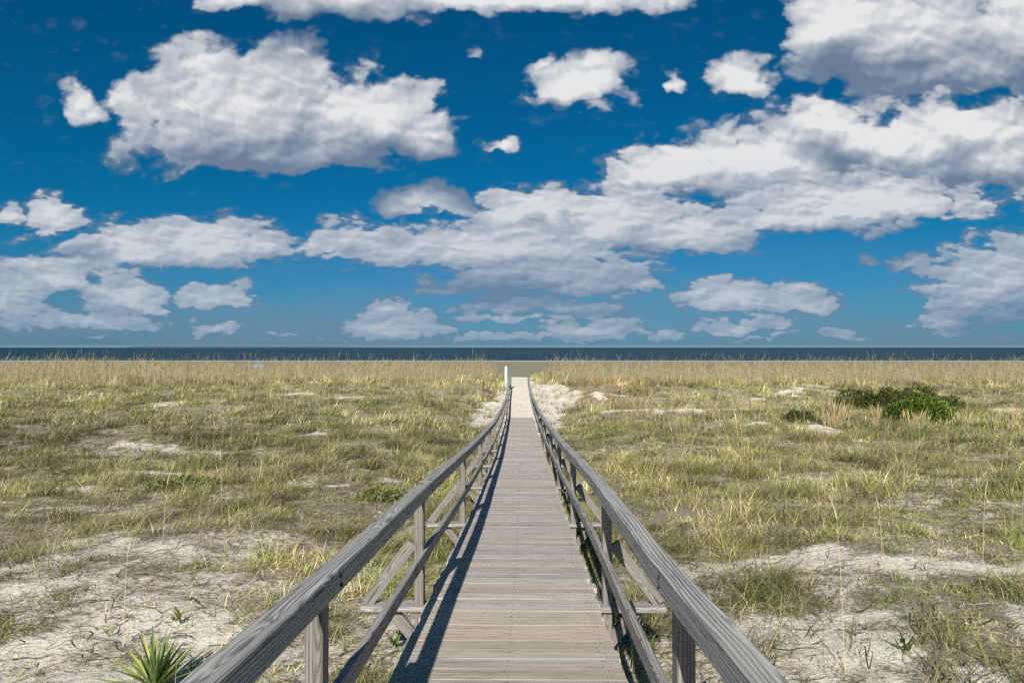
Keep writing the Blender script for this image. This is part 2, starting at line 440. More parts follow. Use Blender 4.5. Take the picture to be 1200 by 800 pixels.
def palette(x, y, r):
    """colour of each tuft from where it grows"""
    n1 = fbm(x * .22, y * .22, 0, 3); n2 = fbm(x * .7 + 30, y * .7, 1, 3); n3 = fbm(x * .35 + 9, y * .3 + 70, 2, 3)
    wg = 1.1 + 4.0 * sstep(.5, .75, n1) + 1.2 * sstep(.5, .7, n2)
    wo = 1.7 + 0 * x
    ws = .42 + 2.2 * sstep(.52, .72, n3) 
    wt = .30 + .9 * sstep(.5, .7, n3)
    wb = .55 + 3.2 * sstep(.55, .72, n2) * (y > 10)
    wgr = .7 + 1.0 * (y < 10) * (1 - sstep(.3, .6, n1))
    wd = .45 + 5.0 * np.exp(-((y - 20) / 4) ** 2) * sstep(4, 9, -x) + 1.3 * sstep(.55, .8, n1) * np.exp(-((y - 20) / 5) ** 2) * (x > 0)
    wr = 16.0 * np.exp(-((x - 4.6) / 2.4) ** 2 - ((y - 41) / 5.5) ** 2) + .05
    wy = .6 + 1.6 * sstep(.5, .7, n2) * (x > 0)
    far = sstep(38, 48, y)
    ws = ws + 1.5 * far; wt = wt + 2.0 * far; wd = wd + .3 * far; wb = wb + .8 * far
    W = np.stack([wg, wo, ws, wt, wb, wgr, wd, wr, wy], -1)
    cum = np.cumsum(W, -1); cum /= cum[:, -1:]
    idx = (r[:, None] > cum).sum(-1)
    return PAL[np.clip(idx, 0, 8)], idx

def tufts(n, y0, y1, nb, hgt, wid, spread, power=1.0, seg=2, leanr=(.15, .75), curlr=(.0, .5), dens=None, minc=.0, flat=0.):
    n = int(n * 1.22); x, y = scatter(n, y0, y1, power=power)
    c = cover(x, y) if dens is None else dens(x, y)
    k = (rng.random(n) < c) & off_walk(x, y)
    x, y = x[k], y[k]; n = len(x)
    base, idx = palette(x, y, rng.random(n))
    sz = rng.uniform(.5, 1.2, n) * (.25 + 1.5 * sstep(.25, .8, fbm(x * 1.3, y * 1.3, 3, 3)))
    val = rng.uniform(.55, 1.35, n) * (.5 + .95 * sstep(.3, .7, fbm(x * 1.6, y * 1.3, 2, 3))) * (.75 + .5 * sstep(.35, .65, fbm(x * .35, y * .3, 1, 3)))
    band = np.exp(-((y - 20 - 3 * (fbm(x * .2, y * .2, 3, 2) - .5)) / 4.5) ** 2) * sstep(.3, .55, fbm(x * .16 + 5, y * .2, 2, 2))
    base = base * (val * (1.18 - .50 * band))[:, None]
    m = n * nb
    X = np.repeat(x, nb) + rng.normal(0, 1, m) * spread; Y = np.repeat(y, nb) + rng.normal(0, 1, m) * spread
    Z = groundz(X, Y) - .01
    S = np.repeat(sz, nb)
    az = rng.random(m) * 2 * np.pi
    bias = rng.random(m) < .3
    az = np.where(bias, rng.normal(.4, .7, m), az)
    H = hgt * S * rng.uniform(.5, 1.2, m); W = wid * rng.uniform(.6, 1.4, m)
    col = np.repeat(base, nb, 0)
    alt = PAL[rng.integers(0, 9, m)]
    mixf = (rng.random(m) < .22)[:, None] * .8
    col = col * (1 - mixf) + alt * mixf
    col = col * rng.uniform(.45, 1.55, (m, 1)) * rng.uniform(.92, 1.08, (m, 3))
    k = off_walk(X, Y)
    lean = rng.uniform(*leanr, m); curl = rng.uniform(*curlr, m)
    fc = az + np.pi / 2 + rng.normal(0, .5, m)
    V, cc = blade_arrays(np.stack([X, Y, Z], -1)[k], H[k], W[k], az[k], lean[k], curl[k], col[k], seg, face=fc[k], tipcol=col[k] * .75 + STRAW * .25)
    return V, cc

def stuff(name, parts, label):
    o = ribbons_to_mesh(name, parts, M_blade); tag(o, label, 'grass', kind='stuff'); return o

# short dune grass
def clump_d(x, y): return (.10 + .5 * sstep(.45, .6, fbm(x * .7, y * .7, 3, 3))) * (1 - .8 * bare(x, y))
def scatter_d(x, y): return sstep(.48, .62, fbm(x * 2.4, y * 2.4, 0, 3)) * .75 * (1 - .45 * bare(x, y))
stuff('dune_grass', [
    tufts(14000, 4.2, 11, 12, .25, .0066, .04, seg=3, leanr=(.25, .95), curlr=(.1, .9)),
    tufts(13000, 4.2, 15, 11, .20, .0062, .04, seg=3, leanr=(.3, .98), curlr=(.1, .9), dens=scatter_d),
    tufts(2600, 5.2, 16, 46, .32, .0072, .10, seg=3, leanr=(.2, .95), curlr=(.1, .8), dens=clump_d),
    tufts(2600, 15, 34, 30, .34, .011, .13, leanr=(.1, .8), curlr=(.1, .6), dens=clump_d),
    tufts(28000, 11, 22, 9, .25, .0105, .055, leanr=(.2, .9), curlr=(.1, .8)),
    tufts(32000, 22, 42, 7, .28, .020, .09, leanr=(.2, .85)),
    tufts(30000, 40, 61, 6, .36, .026, .12, leanr=(.05, .5)),
], 'short olive and straw coloured grass covering the dunes')
# thin dead stems strewn over the bare sand
def sparse(x, y): return np.clip(.30 - bare(x, y) * .14 + .35 * (fbm(x * 1.3, y * 1.3, 1, 3) - .4), 0, 1) * (y < 60)
stuff('dead_grass_litter', [
    tufts(17000, 4.0, 14, 7, .17, .0045, .06, seg=3, leanr=(.3, .98), curlr=(0, .5), dens=sparse),
    tufts(9000, 4.0, 16, 2, .42, .0042, .03, seg=3, leanr=(.0, .3), curlr=(0, .3), dens=sparse),
    tufts(9000, 14, 34, 6, .18, .010, .10, leanr=(.3, .95), dens=sparse),
], 'thin dead grass stems strewn over the bare sand')

# creeping runners and fallen stems lying on the sand
def runners(n, y0, y1, L, W):
    n = int(n * 1.2); x, y = scatter(n, y0, y1)
    k = (rng.random(n) < .35 + .9 * sstep(.4, .65, fbm(x * 1.1, y * 1.1, 2, 3))) & off_walk(x, y) & (y < 30); x, y = x[k], y[k]; n = len(x)
    seg = 6; az = rng.normal(.5, 1.2, n); P = np.stack([x, y], -1); Ls = L * rng.uniform(.35, 1.3, n); w = W * rng.uniform(.5, 1.4, n)
    rows = []; lift = rng.uniform(.0, .10, n) * (rng.random(n) < .5)
    for j in range(seg + 1):
        t_ = j / seg
        z = groundz(P[:, 0], P[:, 1]) + .012 + lift * np.sin(np.pi * t_)
        s_ = np.stack([-np.sin(az), np.cos(az)], -1) * (w / 2 * (1 - .6 * t_))[:, None]
        if j < seg:
            rows.append(np.concatenate([P - s_, z[:, None]], 1)); rows.append(np.concatenate([P + s_, (z + w * .5)[:, None]], 1))
        else: rows.append(np.concatenate([P, z[:, None]], 1))
        P = P + np.stack([np.cos(az), np.sin(az)], -1) * (Ls / seg)[:, None]; az = az + rng.normal(0, .45, n)
    V = np.stack(rows, 1); r_ = rng.random(n)[:, None]
    col = np.where(r_ < .45, np.array([.10, .075, .05]), np.where(r_ < .75, np.array([.24, .19, .12]), np.where(r_ < .9, np.array([.42, .36, .24]), np.array([.12, .16, .04])))) * rng.uniform(.7, 1.3, (n, 1))
    bad = ~off_walk(V[:, -1, 0], V[:, -1, 1]) | ~off_walk(V[:, 6, 0], V[:, 6, 1])
    V = V[~bad]; col = col[~bad]
    return V, np.repeat(col[:, None, :], V.shape[1], 1)
stuff('fallen_stems', [runners(9000, 4, 12, .32, .007), runners(6000, 12, 28, .45, .013)], 'thin dark stems and runners lying across the sand')

# tall sea oats along the dune crest
def oats(n, y0, y1, hgt, wid, dens, headp=.5, power=1.0):
    n = int(n * 1.2); x, y = scatter(n, y0, y1, power=power)
    k = (rng.random(n) < dens(x, y)); x, y = x[k], y[k]; n = len(x)
    cl = fbm(x * .6, y * .6, 1, 3)
    H = hgt * rng.uniform(.6, 1.15, n) * (.7 + .6 * cl)
    z = groundz(x, y) - .02; az = rng.normal(.3, 1.4, n)
    lean = rng.uniform(0, .16, n); curl = rng.uniform(0, .15, n)
    r = rng.random(n)[:, None]
    col = np.where(r < .62, TAN * .8, np.where(r < .75, STRAW * .68, np.where(r < .9, GREY * .8, OLIVE * .8))) * rng.uniform(.55, 1.15, (n, 1))
    fc = rng.normal(0, .6, n)
    P = np.stack([x, y, z], -1)
    A = blade_arrays(P, H, wid * rng.uniform(.7, 1.3, n), az, lean, curl, col, 3, face=fc)
    h = rng.random(n) < headp
    t = .80
    hor = lean * t + curl * t * t; ver = t * np.sqrt(np.clip(1 - (lean + curl * t * .6) ** 2, .08, 1))
    P2 = P + np.stack([np.cos(az), np.sin(az), 0 * az], -1) * (H * hor)[:, None]; P2[:, 2] += H * ver
    B = blade_arrays(P2[h], (H * rng.uniform(.2, .32, n))[h], (wid * 2.1 * np.ones(n))[h], az[h], lean[h] + .2, curl[h] + .15, (col * .9)[h], 3, face=fc[h])
    return [A, B]
def crest(x, y):
    gap = sstep(1.7, 3.2, np.abs(x) + (fbm(x, y, 1, 2) - .5))
    return gap * (1 - bare(x, y)) * (.35 + .75 * sstep(.35, .6, fbm(x * .35, y * .35, 2, 3))) * sstep(38, 47, y)
def mid_d(x, y):
    return sstep(2.2, 4, np.abs(x)) * (1 - bare(x, y)) * sstep(.52, .68, fbm(x * .28, y * .28, 3, 3))
stuff('sea_oats', oats(3500, 44, 60, 1.75, .010, crest) + oats(46000, 39, 60, 1.22, .013, crest) + oats(9000, 24, 42, .8, .014, mid_d) + oats(1500, 11, 24, .6, .007, mid_d),
      'tall tan sea oats standing along the dune crest before the beach')
# green runners and leafy ground cover
def greenp(x, y):
    near = np.exp(-((np.abs(x) - 2.0) / 1.1) ** 2 - ((y - 52) / 5) ** 2) * 1.4
    blot = sstep(.60, .70, fbm(x * .45 + 11, y * .45 + 5, 2, 3)) * .8
    spots = 0
    for (a, b_, rx, ry) in [(-6.0, 12.2, .9, .6), (-2.7, 10.9, .8, .5), (8.0, 27, 2.2, 1.2), (12, 20, 3, 1.5), (1.35, 8.2, .4, .8), (-1.5, 8, .3, .5), (4, 21, 2, 1.5), (-3.4, 15, 1.2, .7)]:
        spots = spots + np.exp(-((x - a) / rx) ** 2 - ((y - b_) / ry) ** 2)
    return np.clip(near + spots + blot * (y > 10) * .5, 0, 1) * (1 - bare(x, y))
def greens(n, y0, y1, nb, hgt, wid, spread):
    global PAL
    V, cc = tufts(n, y0, y1, nb, hgt, wid, spread, dens=greenp, leanr=(.2, .9))
    k = rng.random((len(V), 1, 1))
    g = np.where(k < .55, np.array([.105, .165, .025]), np.where(k < .85, np.array([.19, .22, .045]), np.array([.06, .095, .02])))
    return V, cc * .25 + g * .75 * rng.uniform(.75, 1.25, (len(V), 1, 1))
stuff('green_ground_cover', [greens(5000, 4.5, 14, 12, .12, .010, .05), greens(9000, 14, 34, 9, .17, .018, .09), greens(9000, 34, 60, 8, .28, .035, .14)],
      'low green creeping plants spread between the grasses')

# ------------------------------------------------------------------ boardwalk
def build_walk():
    root = empty('boardwalk', (0, 0, float(deckz(0))), 'long weathered grey plank boardwalk with railings sloping down through the dunes to the beach', 'boardwalk')
    org = root.location
    def P(x, y, z): return (x - org.x, y - org.y, z - org.z)
    def rel(y, off, dz): return P(float(cx(y)) + off, y, float(deckz(y)) + dz)
    # deck planks
    mb = MB(); y = -2.4; pw = .138
    while y < 33:
        g = random.uniform(.0012, .0032); yc = y + pw / 2
        sl = (float(deckz(yc + .1)) - float(deckz(yc - .1))) / .2
        U = Vector((0, -sl, 1)).normalized()
        e0 = random.gauss(0, .008); e1 = random.gauss(0, .010)
        dz = random.gauss(0, .0007); tl = random.gauss(0, .0008)
        k = random.random(); v = random.uniform(.84, 1.08)
        tint = (v * (1.0 + .05 * k), v * .99, v * (.99 - .05 * k))
        if random.random() < .10: tint = (tint[0] * 1.0, tint[1] * .93, tint[2] * .84)
        c = cx(yc); z = float(deckz(yc)) - .019 + dz
        p0 = Vector(P(c - .60 + e0, yc, z - tl)); p1 = Vector(P(c + .60 + e1, yc, z + tl))
        mid = (p0 + p1) / 2 + Vector((0, 0, random.gauss(0, .0012)))
        Sd = Vector((0, 1, sl)).normalized()
        mb.sweep([p0, mid, p1], -Sd, U, pw, .038, cham=.0012, tint=tint)
        if yc < 14:
            for off in (-.53, -.50, .0, .51, .54):
                for dy in (-.035, .035):
                    a_, b_, r_ = c + off + random.gauss(0, .006), yc + dy + random.gauss(0, .004), .0042
                    zz = float(deckz(b_)) + .0014
                    mb.add([P(a_ + r_ * math.cos(q), b_ + r_ * math.sin(q), zz + (.0006 if q else 0)) for q in (0, 1.05, 2.1, 3.14, 4.2, 5.25)], [tuple(range(6))], [[(0, 0)] * 6], (.12, .10, .09))
        y += pw + g
    mb.build('deck', M_deck, root)
    # stringers under the planks, three lines
    for off in (-.52, 0, .52):
        mb = MB(); ys = np.arange(-2.3, 32.5, .8)
        mb.sweep([rel(float(v), off, -.135) for v in ys], (1, 0, 0), (0, 0, 1), .04, .185)
        mb.build('stringer', M_post, root)
    posts = [-.1, 2.5, 4.9, 8.2, 11.5, 14.8, 18.1, 21.4, 24.7, 28.0, 31.3, 34.6, 37.8, 41.0, 44.2]
    def railtop(y):    # metres above the deck (later above the sand)
        return np.interp(y, [0, 2.5, 5, 9, 28, 36, 46], [.795, .80, .84, .85, .82, .75, .86])
    def basez(y, off=0):
        zz = float(deckz(y))
        return zz if y < 31 else max(zz, float(groundz(np.array([float(cx(y)) + off]), np.array([y]))[0]) - .02)
    rtz = {}
    allz = np.array([basez(v) + float(railtop(v)) for v in np.linspace(-1, 46, 200)])
    ker = np.hanning(13); ker /= ker.sum()
    pz = np.pad(allz, 6, mode='reflect', reflect_type='odd'); allz = np.convolve(pz, ker, mode='valid')
    def rz(y): return float(np.interp(y, np.linspace(-1, 46, 200), allz))
    for side in (-1, 1):
        jit = {p: (random.gauss(0, .006), random.gauss(0, .008)) for p in posts}
        for i, py in enumerate(posts):
            jx, jy = jit[py]
            top = rz(py) - .097
            bot = (float(deckz(py)) - .30) if py < 31 else basez(py, side * .7) - .35
            x = float(cx(py)) + side * (.665) + jx
            mb = MB(); v = random.uniform(.85, 1.15)
            mb.beam(P(x + random.gauss(0, .004), py + jy, bot), P(x, py, top), .066, .088, side=(1, 0, 0), tint=(v, v, v))
            mb.build('post', M_post, root)
            if py < 29:
                # pile carrying the cross beam
                gz = float(groundz(np.array([x]), np.array([py]))[0])
                mb = MB(); mb.beam(P(float(cx(py)) + side * .50, py + .085, gz - .4), P(float(cx(py)) + side * .50, py + .085, float(deckz(py)) - .06), .10, .07, side=(1, 0, 0)); mb.build('pile', M_post, root)
                # outrigger brace from the beam's end up to the post
                ex = float(cx(py)) + side * 1.07
                zb = float(deckz(py)) - .04
                mb = MB(); mb.beam(P(ex - side * .03, py, zb + .012), P(x + side * .05, py, rz(py) - .44), .04, .085, side=(0, 1, 0)); mb.build('brace', M_post, root)
                mb = MB(); mb.beam(P(ex - side * .18, py + .01, zb - .03), P(float(cx(py)) + side * .62, py + .02, zb - .36), .04, .085, side=(0, 1, 0)); mb.build('lower_brace', M_post, root)
        # top rail: timbers meeting over the posts, hence the slight kinks
        mb = MB(); off = side * .625
        for i in range(0, len(posts) - 1, 2):
            a = posts[i]; b_ = posts[min(i + 2, len(posts) - 1)]
            if i == 0: a = -.9
            n = max(3, int((b_ - a) / .4)); ys = np.linspace(a + .004, b_ - .004, n)
            v = random.uniform(.9, 1.1)
            mb.sweep([P(float(cx(v_)) + off + (random.gauss(0, .0015) if 0 < q < n - 1 else 0), float(v_), rz(v_) - .048 + .0) for q, v_ in enumerate(ys)], (1, 0, 0), (0, 0, 1), .086, .092, cham=.006, tint=(v, v, v))
        mb.build('handrail', M_rail, root)
        for py in posts[:8]:
            mb = MB(); xx = float(cx(py)) + side * (.625 - .043)
            for dz_ in (-.03, -.065):
                q0 = len(mb.v); cz = rz(py) + dz_; rr = .009
                vs = [P(xx, py + rr * math.cos(q * 1.0472), cz + rr * math.sin(q * 1.0472)) for q in range(6)] + [P(xx - side * .006, py + rr * .7 * math.cos(q * 1.0472), cz + rr * .7 * math.sin(q * 1.0472)) for q in range(6)]
                mb.add(vs, [(q, (q + 1) % 6, 6 + (q + 1) % 6, 6 + q) for q in range(6)] + [tuple(range(6, 12))], [[(0, 0)] * 4] * 6 + [[(0, 0)] * 6], (.35, .30, .28))
            mb.build('bolt_heads', M_post, root)
        mb = MB(); off = side * .638
        for i in range(0, len(posts) - 1, 2):
            a = posts[i]; b_ = posts[min(i + 2, len(posts) - 1)]
            if i == 0: a = -.9
            n = max(3, int((b_ - a) / .4)); ys = np.linspace(a + .004, b_ - .004, n)
            v = random.uniform(.9, 1.1)
            mb.sweep([P(float(cx(v_)) + off, float(v_), rz(v_) - .53) for v_ in ys], (1, 0, 0), (0, 0, 1), .038, .088, cham=.005, tint=(v, v, v))
        mb.build('mid_rail', M_mid, root)
    for py in posts[:10]:
        mb = MB(); z = float(deckz(py)) - .058
        v = random.uniform(.9, 1.15)
        mb.beam(P(float(cx(py)) - 1.08, py, z), P(float(cx(py)) + 1.08, py, z), .14, .038, side=(0, 1, 0), tint=(v, v, v)); mb.build('cross_beam', M_mid, root)
build_walk()

# white end post and the weathered post beside the path's far end
def lathe(mb, cx_, cy_, prof, seg=20, tint=(1, 1, 1)):
    vs = []; fs = []; us = []
    for r, z in prof:
        for k in range(seg):
            a = 2 * math.pi * k / seg; vs.append((cx_ + r * math.cos(a), cy_ + r * math.sin(a), z))
    for i in range(len(prof) - 1):
        for k in range(seg):
            k2 = (k + 1) % seg; fs.append((i * seg + k, i * seg + k2, (i + 1) * seg + k2, (i + 1) * seg + k))
            us.append([(prof[i][1], k / seg), (prof[i][1], (k + 1) / seg), (prof[i + 1][1], (k + 1) / seg), (prof[i + 1][1], k / seg)])
    fs.append(tuple(range((len(prof) - 1) * seg, len(prof) * seg))); us.append([(0, 0)] * seg)
    mb.add(vs, fs, us, tint)
m, t, b = material('white_paint')
P_ = t.new('ShaderNodeNewGeometry').outputs['Position']
t.link(t.mix(t.mrange(t.noise(P_, 6, 4, .6), .45, .75, 0, .6), (.50, .56, .56), (.26, .33, .33)), b.inputs['Base Color']); b.inputs['Roughness'].default_value = .5
M_white = m
wx, wy = -.92, 46.0
gz = float(groundz(np.array([wx]), np.array([wy]))[0])
wp = empty('marker_post', (wx, wy, gz), 'round white post at the far left end of the boardwalk railing', 'post')
mb = MB(); lathe(mb, 0, 0, [(.105, -.3), (.105, 1.28), (.10, 1.30)]); mb.build('shaft', M_white, wp)
mb = MB(); lathe(mb, 0, 0, [(.112, 1.29), (.112, 1.36), (.085, 1.40), (.03, 1.42)]); mb.build('cap', M_white, wp)
# weathered end post with a short board, right of the path
ex_, ey_ = .62, 47.0
gz = float(groundz(np.array([ex_]), np.array([ey_]))[0])
mb = MB(); mb.beam((0, 0, -.4), (0, 0, .72), .13, .13, side=(1, 0, 0), tint=(.7, .7, .6)); 
ep = mb.build('wooden_post', M_post); ep.location = (ex_, ey_, gz)
tag(ep, 'short dark wooden post standing right of the sandy path at the railing end', 'post')
ex_, ey_ = -.62, 45.0
gz = float(groundz(np.array([ex_]), np.array([ey_]))[0])
mb = MB(); mb.beam((0, 0, -.4), (.01, 0, 1.05), .14, .14, side=(1, 0, 0), tint=(.8, .85, .85)); 
ep = mb.build('wooden_post', M_post); ep.location = (ex_, ey_, gz)
tag(ep, 'grey wooden post just in front of the white post', 'post')

# ------------------------------------------------------------------ bushes
def bush(name, x, y, lobes, n, leaf, label, cols, ground=None, cat='bush'):
    gz = float(groundz(np.array([x]), np.array([y]))[0])
    root = empty(name, (x, y, gz), label, cat)
    P = []; N = []
    tot = sum(l[3] * l[4] for l in lobes)
    for (lx, ly, lz, rx, rz_) in lobes:
        k = int(n * rx * rz_ / tot)
        v = rng.normal(0, 1, (k, 3)); v /= np.linalg.norm(v, axis=1, keepdims=True)
        v[:, 2] = np.abs(v[:, 2]) * 1.0 - .12
        bumps = .62 + .66 * fbm(v[:, 0] * 3.3 + lx * 3, v[:, 2] * 3.3 + v[:, 1] * 2.1 + ly, 1, 3) * 1.1
        r = bumps * np.where(rng.random(k) < .7, rng.uniform(.88, 1.02, k), rng.uniform(.4, .95, k))
        P.append(np.stack([lx + v[:, 0] * rx * r, ly + v[:, 1] * rx * .8 * r, lz + v[:, 2] * rz_ * r], -1)); N.append(v)
    P = np.concatenate(P); N = np.concatenate(N); k = len(P)
    P[:, 2] = np.maximum(P[:, 2], .02)
    az = np.arctan2(N[:, 1], N[:, 0]) + rng.normal(0, .9, k)
    cl = cols[rng.integers(0, len(cols), k)] * rng.uniform(.7, 1.35, (k, 1))
    V, cc = blade_arrays(P, leaf * rng.uniform(.7, 1.4, k), leaf * .55 * rng.uniform(.7, 1.3, k), az, rng.uniform(.2, .9, k), rng.uniform(0, .3, k), cl, 3)
    ribbons_to_mesh('foliage', [(V, cc)], M_leaf, root)
    mb = MB()
    for q in range(9):
        a = random.random() * 6.28; l = random.choice(lobes)
        mb.beam((q * .001, 0, -.05), (l[0] + math.cos(a) * l[3] * .6, l[1] + math.sin(a) * l[3] * .4, l[2] + l[4] * .6), .03, .03)
    mb.build('stem', M_post, root)
    return root
GB = np.array([[.22, .34, .04], [.28, .39, .055], [.10, .16, .025], [.045, .075, .015], [.20, .19, .07]])
DB = np.array([[.11, .16, .035], [.15, .20, .045], [.045, .065, .02], [.17, .17, .06], [.15, .11, .06]])
bush('green_bush', 15.4, 26.5, [(0, 0, .15, 1.05, 1.12), (-.75, -.1, 0, .75, .9), (.75, .1, 0, .7, .85), (.3, -.4, 0, .8, .95), (-.3, -.3, .1, .8, .9)], 17000, .085, 'bright green rounded bush, the most vivid shrub, right of the boardwalk', GB)
bush('dark_bush', 16.7, 31.0, [(0, 0, 0, 1.4, 1.2), (1.5, .2, 0, 1.3, 1.15), (-1.3, .1, 0, 1.2, 1.1), (2.6, .1, 0, .9, .75), (-.6, -.2, 0, 1.1, 1.0)], 19000, .085, 'wide dark green spreading shrub mound directly behind the bright green bush', DB)
bush('small_shrub', 10.1, 25.2, [(0, 0, 0, .50, .50), (.4, .1, 0, .42, .42)], 4200, .055, 'small dark green shrub standing alone left of the bright green bush', DB)
LB = np.array([[.20, .25, .05], [.26, .29, .07], [.13, .17, .035]])
bush('leafy_plant', -6.1, 12.2, [(0, 0, 0, .34, .26), (.4, .2, 0, .28, .20), (-.3, -.1, 0, .25, .18)], 900, .055, 'low yellow-green leafy clump at the edge of the sand, left field', LB, cat='plant')
bush('leafy_plant', -2.45, 11.5, [(0, 0, 0, .30, .24), (.3, .1, 0, .25, .18)], 700, .05, 'low bright green leafy clump left of the handrail', LB, cat='plant')
bush('leafy_plant', 9.2, 28.5, [(0, 0, 0, .45, .28), (.6, 0, 0, .45, .25), (-.6, 0, 0, .35, .22)], 1800, .06, 'flat green patch of leaves behind the small dark shrub', LB, cat='plant')

# ------------------------------------------------------------------ yucca at the lower left
def spiky(name, x, y, n, L, label, cat='plant'):
    gz = float(groundz(np.array([x]), np.array([y]))[0])
    root = empty(name, (x, y, gz - .02), label, cat)
    for q in range(n):
        az = 2 * math.pi * (q * .618034) + random.gauss(0, .2); el = math.radians(12 + 72 * ((q + .5) / n) ** .75 + random.gauss(0, 5))
        l = L * random.uniform(.72, 1.1); mb = MB(); seg = 7; vs = []; fs = []; us = []
        d = Vector((math.cos(az), math.sin(az), 0)); s_ = Vector((-math.sin(az), math.cos(az), 0)); sag = random.uniform(0, .18)
        c = Vector((0, 0, .04)); e = el
        for k in range(seg + 1):
            t_ = k / seg; w = .013 * (math.sin(math.pi * min(1, .22 + t_ * .78)) ** .8 + .10) * (1 if k < seg else .06)
            up = -d * math.sin(e) + Vector((0, 0, 1)) * math.cos(e)
            vs += [c - s_ * w + up * w * .45, c - up * .001, c + s_ * w + up * w * .45]
            c = c + (d * math.cos(e) + Vector((0, 0, 1)) * math.sin(e)) * (l / seg); e -= sag / seg * 2.5
        for k in range(seg):
            for j in range(2): fs.append((k * 3 + j, k * 3 + j + 1, k * 3 + 4 + j, k * 3 + 3 + j)); us.append([(0, 0)] * 4)
        yl = random.random()
        tint = (.30, .37, .08) if yl < .4 else ((.46, .47, .13) if yl < .6 else (.15, .23, .08))
        mb.add(vs, fs, us, tint); mb.build('leaf', M_leaf, root, smooth=True)
    return root
spiky('yucca', -2.5, 4.66, 50, .40, 'spiky green yucca with yellow-edged leaves beside the near left handrail')

# ------------------------------------------------------------------ pale straw clumps before the bushes and single tall stalks
def clump(name, x, y, n, H, r, wid, cols, label, cat, group=None, lean=(.02, .25), head=False):
    gz = float(groundz(np.array([x]), np.array([y]))[0])
    px = rng.normal(0, r * .5, n); py = rng.normal(0, r * .3, n)
    az = np.arctan2(py, px) + rng.normal(0, .6, n)
    col = cols[rng.integers(0, len(cols), n)] * rng.uniform(.8, 1.15, (n, 1))
    Pp = np.stack([px, py, np.full(n, -.03)], -1)
    h = H * rng.uniform(.55, 1.1, n); le = rng.uniform(*lean, n)
    A = blade_arrays(Pp, h, wid * rng.uniform(.7, 1.3, n), az, le, rng.uniform(0, .15, n), col, 3, face=rng.normal(0, .7, n))
    parts = [A]
    if head:
        tip = A[0][:, 4:6].mean(1)
        parts.append(blade_arrays(tip, h * .42, wid * 1.5 * np.ones(n), az, le + .1, .1 * np.ones(n), col * 1.05, 3, face=rng.normal(0, .7, n)))
    o = ribbons_to_mesh(name, parts, M_blade); o.location = (x, y, gz)
    return tag(o, label, cat, group)
PS = np.array([[.48, .37, .20], [.54, .43, .25], [.38, .29, .15]])
G1 = 'pale straw clumps by the bushes'
for (x, y, n, H, r, lab) in [
    (11.0, 24.0, 70, .95, .50, 'broad pale straw plume clump standing left of the bright green bush'),
    (12.2, 23.6, 26, .95, .12, 'narrow upright straw plume between the broad clump and the bright green bush'),
    (14.1, 24.4, 60, .62, .50, 'pale straw clump in front of the bright green bush, left end'),
    (15.6, 24.4, 34, .60, .35, 'pale straw clump in front of the bright green bush, right end'),
    (9.6, 29, 60, .65, .75, 'orange-tan straw clump left of the small dark shrub'),
    (17.6, 24.8, 24, .55, .60, 'thin straw clump right of the bright green bush'),
    (18.6, 25.6, 24, .62, .45, 'outermost straw clump at the far right edge of the picture'),
    (3.6, 30.5, 60, .55, .7, 'tan straw clump on the sandy bank right of the railing')]:
    clump('straw_clump', x, y, n, H, r, .022, PS, lab, 'grass clump', G1, head=True, lean=(.0, .14))
clump('tall_stalks', 5.0, 15.6, 9, 1.15, .35, .010, PS, 'loose group of tall thin straw stalks in the right field', 'grass clump', head=True)
clump('tall_stalks', 4.0, 16.6, 12, .95, .25, .011, PS, 'short group of tan stalks left of the taller ones in the right field', 'grass clump', head=True)
# single stalks, each its own
def stalk(x, y, H, lab, w=.006, lean=.03, az=0., head=.2):
    gz = float(groundz(np.array([x]), np.array([y]))[0])
    z = np.zeros(1); col = np.array([[.52, .46, .30]])
    A = blade_arrays(np.array([[0, 0, -.03]]), z + H, z + w, z + az, z + lean, z + .03, col, 5, face=z)
    tip = A[0][:, 8:10].mean(1)
    B = blade_arrays(tip, z + head, z + w * 1.7, z + az, z + .2, z + .1, col * 1.05, 3, face=z)
    n = 3; C_ = blade_arrays(np.zeros((n, 3)) + np.array([[0, 0, -.02]]), rng.uniform(.2, .35, n), np.full(n, .006), rng.random(n) * 6.28, rng.uniform(.4, .8, n), rng.uniform(.1, .5, n), np.repeat(col, n, 0), 3)
    o = ribbons_to_mesh('sea_oat_stalk', [A, B, C_], M_blade); o.location = (x, y, gz)
    tag(o, lab, 'grass stalk', 'single tall sea oat stalks')
stalk(2.36, 5.0, 1.42, 'tallest single straw stalk, rising beside the near right handrail', .007, .02, 2.8)
stalk(4.9, 7.3, .95, 'single straw stalk standing in grass right of the tallest stalk', .006, .03, .4)
stalk(4.0, 7.6, .62, 'shorter straw stalk between the tallest stalk and the right one', .006, .05, 2.)
stalk(6.4, 8.8, .8, 'thin straw stalk near the right edge of the picture', .006, .04, .1)
stalk(-3.15, 5.4, .95, 'single grey straw stalk rising behind the yucca', .006, .03, 1.2, .12)
stalk(-4.3, 8.2, .9, 'single straw stalk standing in the left sand patch', .006, .04, .8)
stalk(-4.6, 10.5, .9, 'straw stalk at the upper edge of the left sand patch', .007, .05, 2.2)
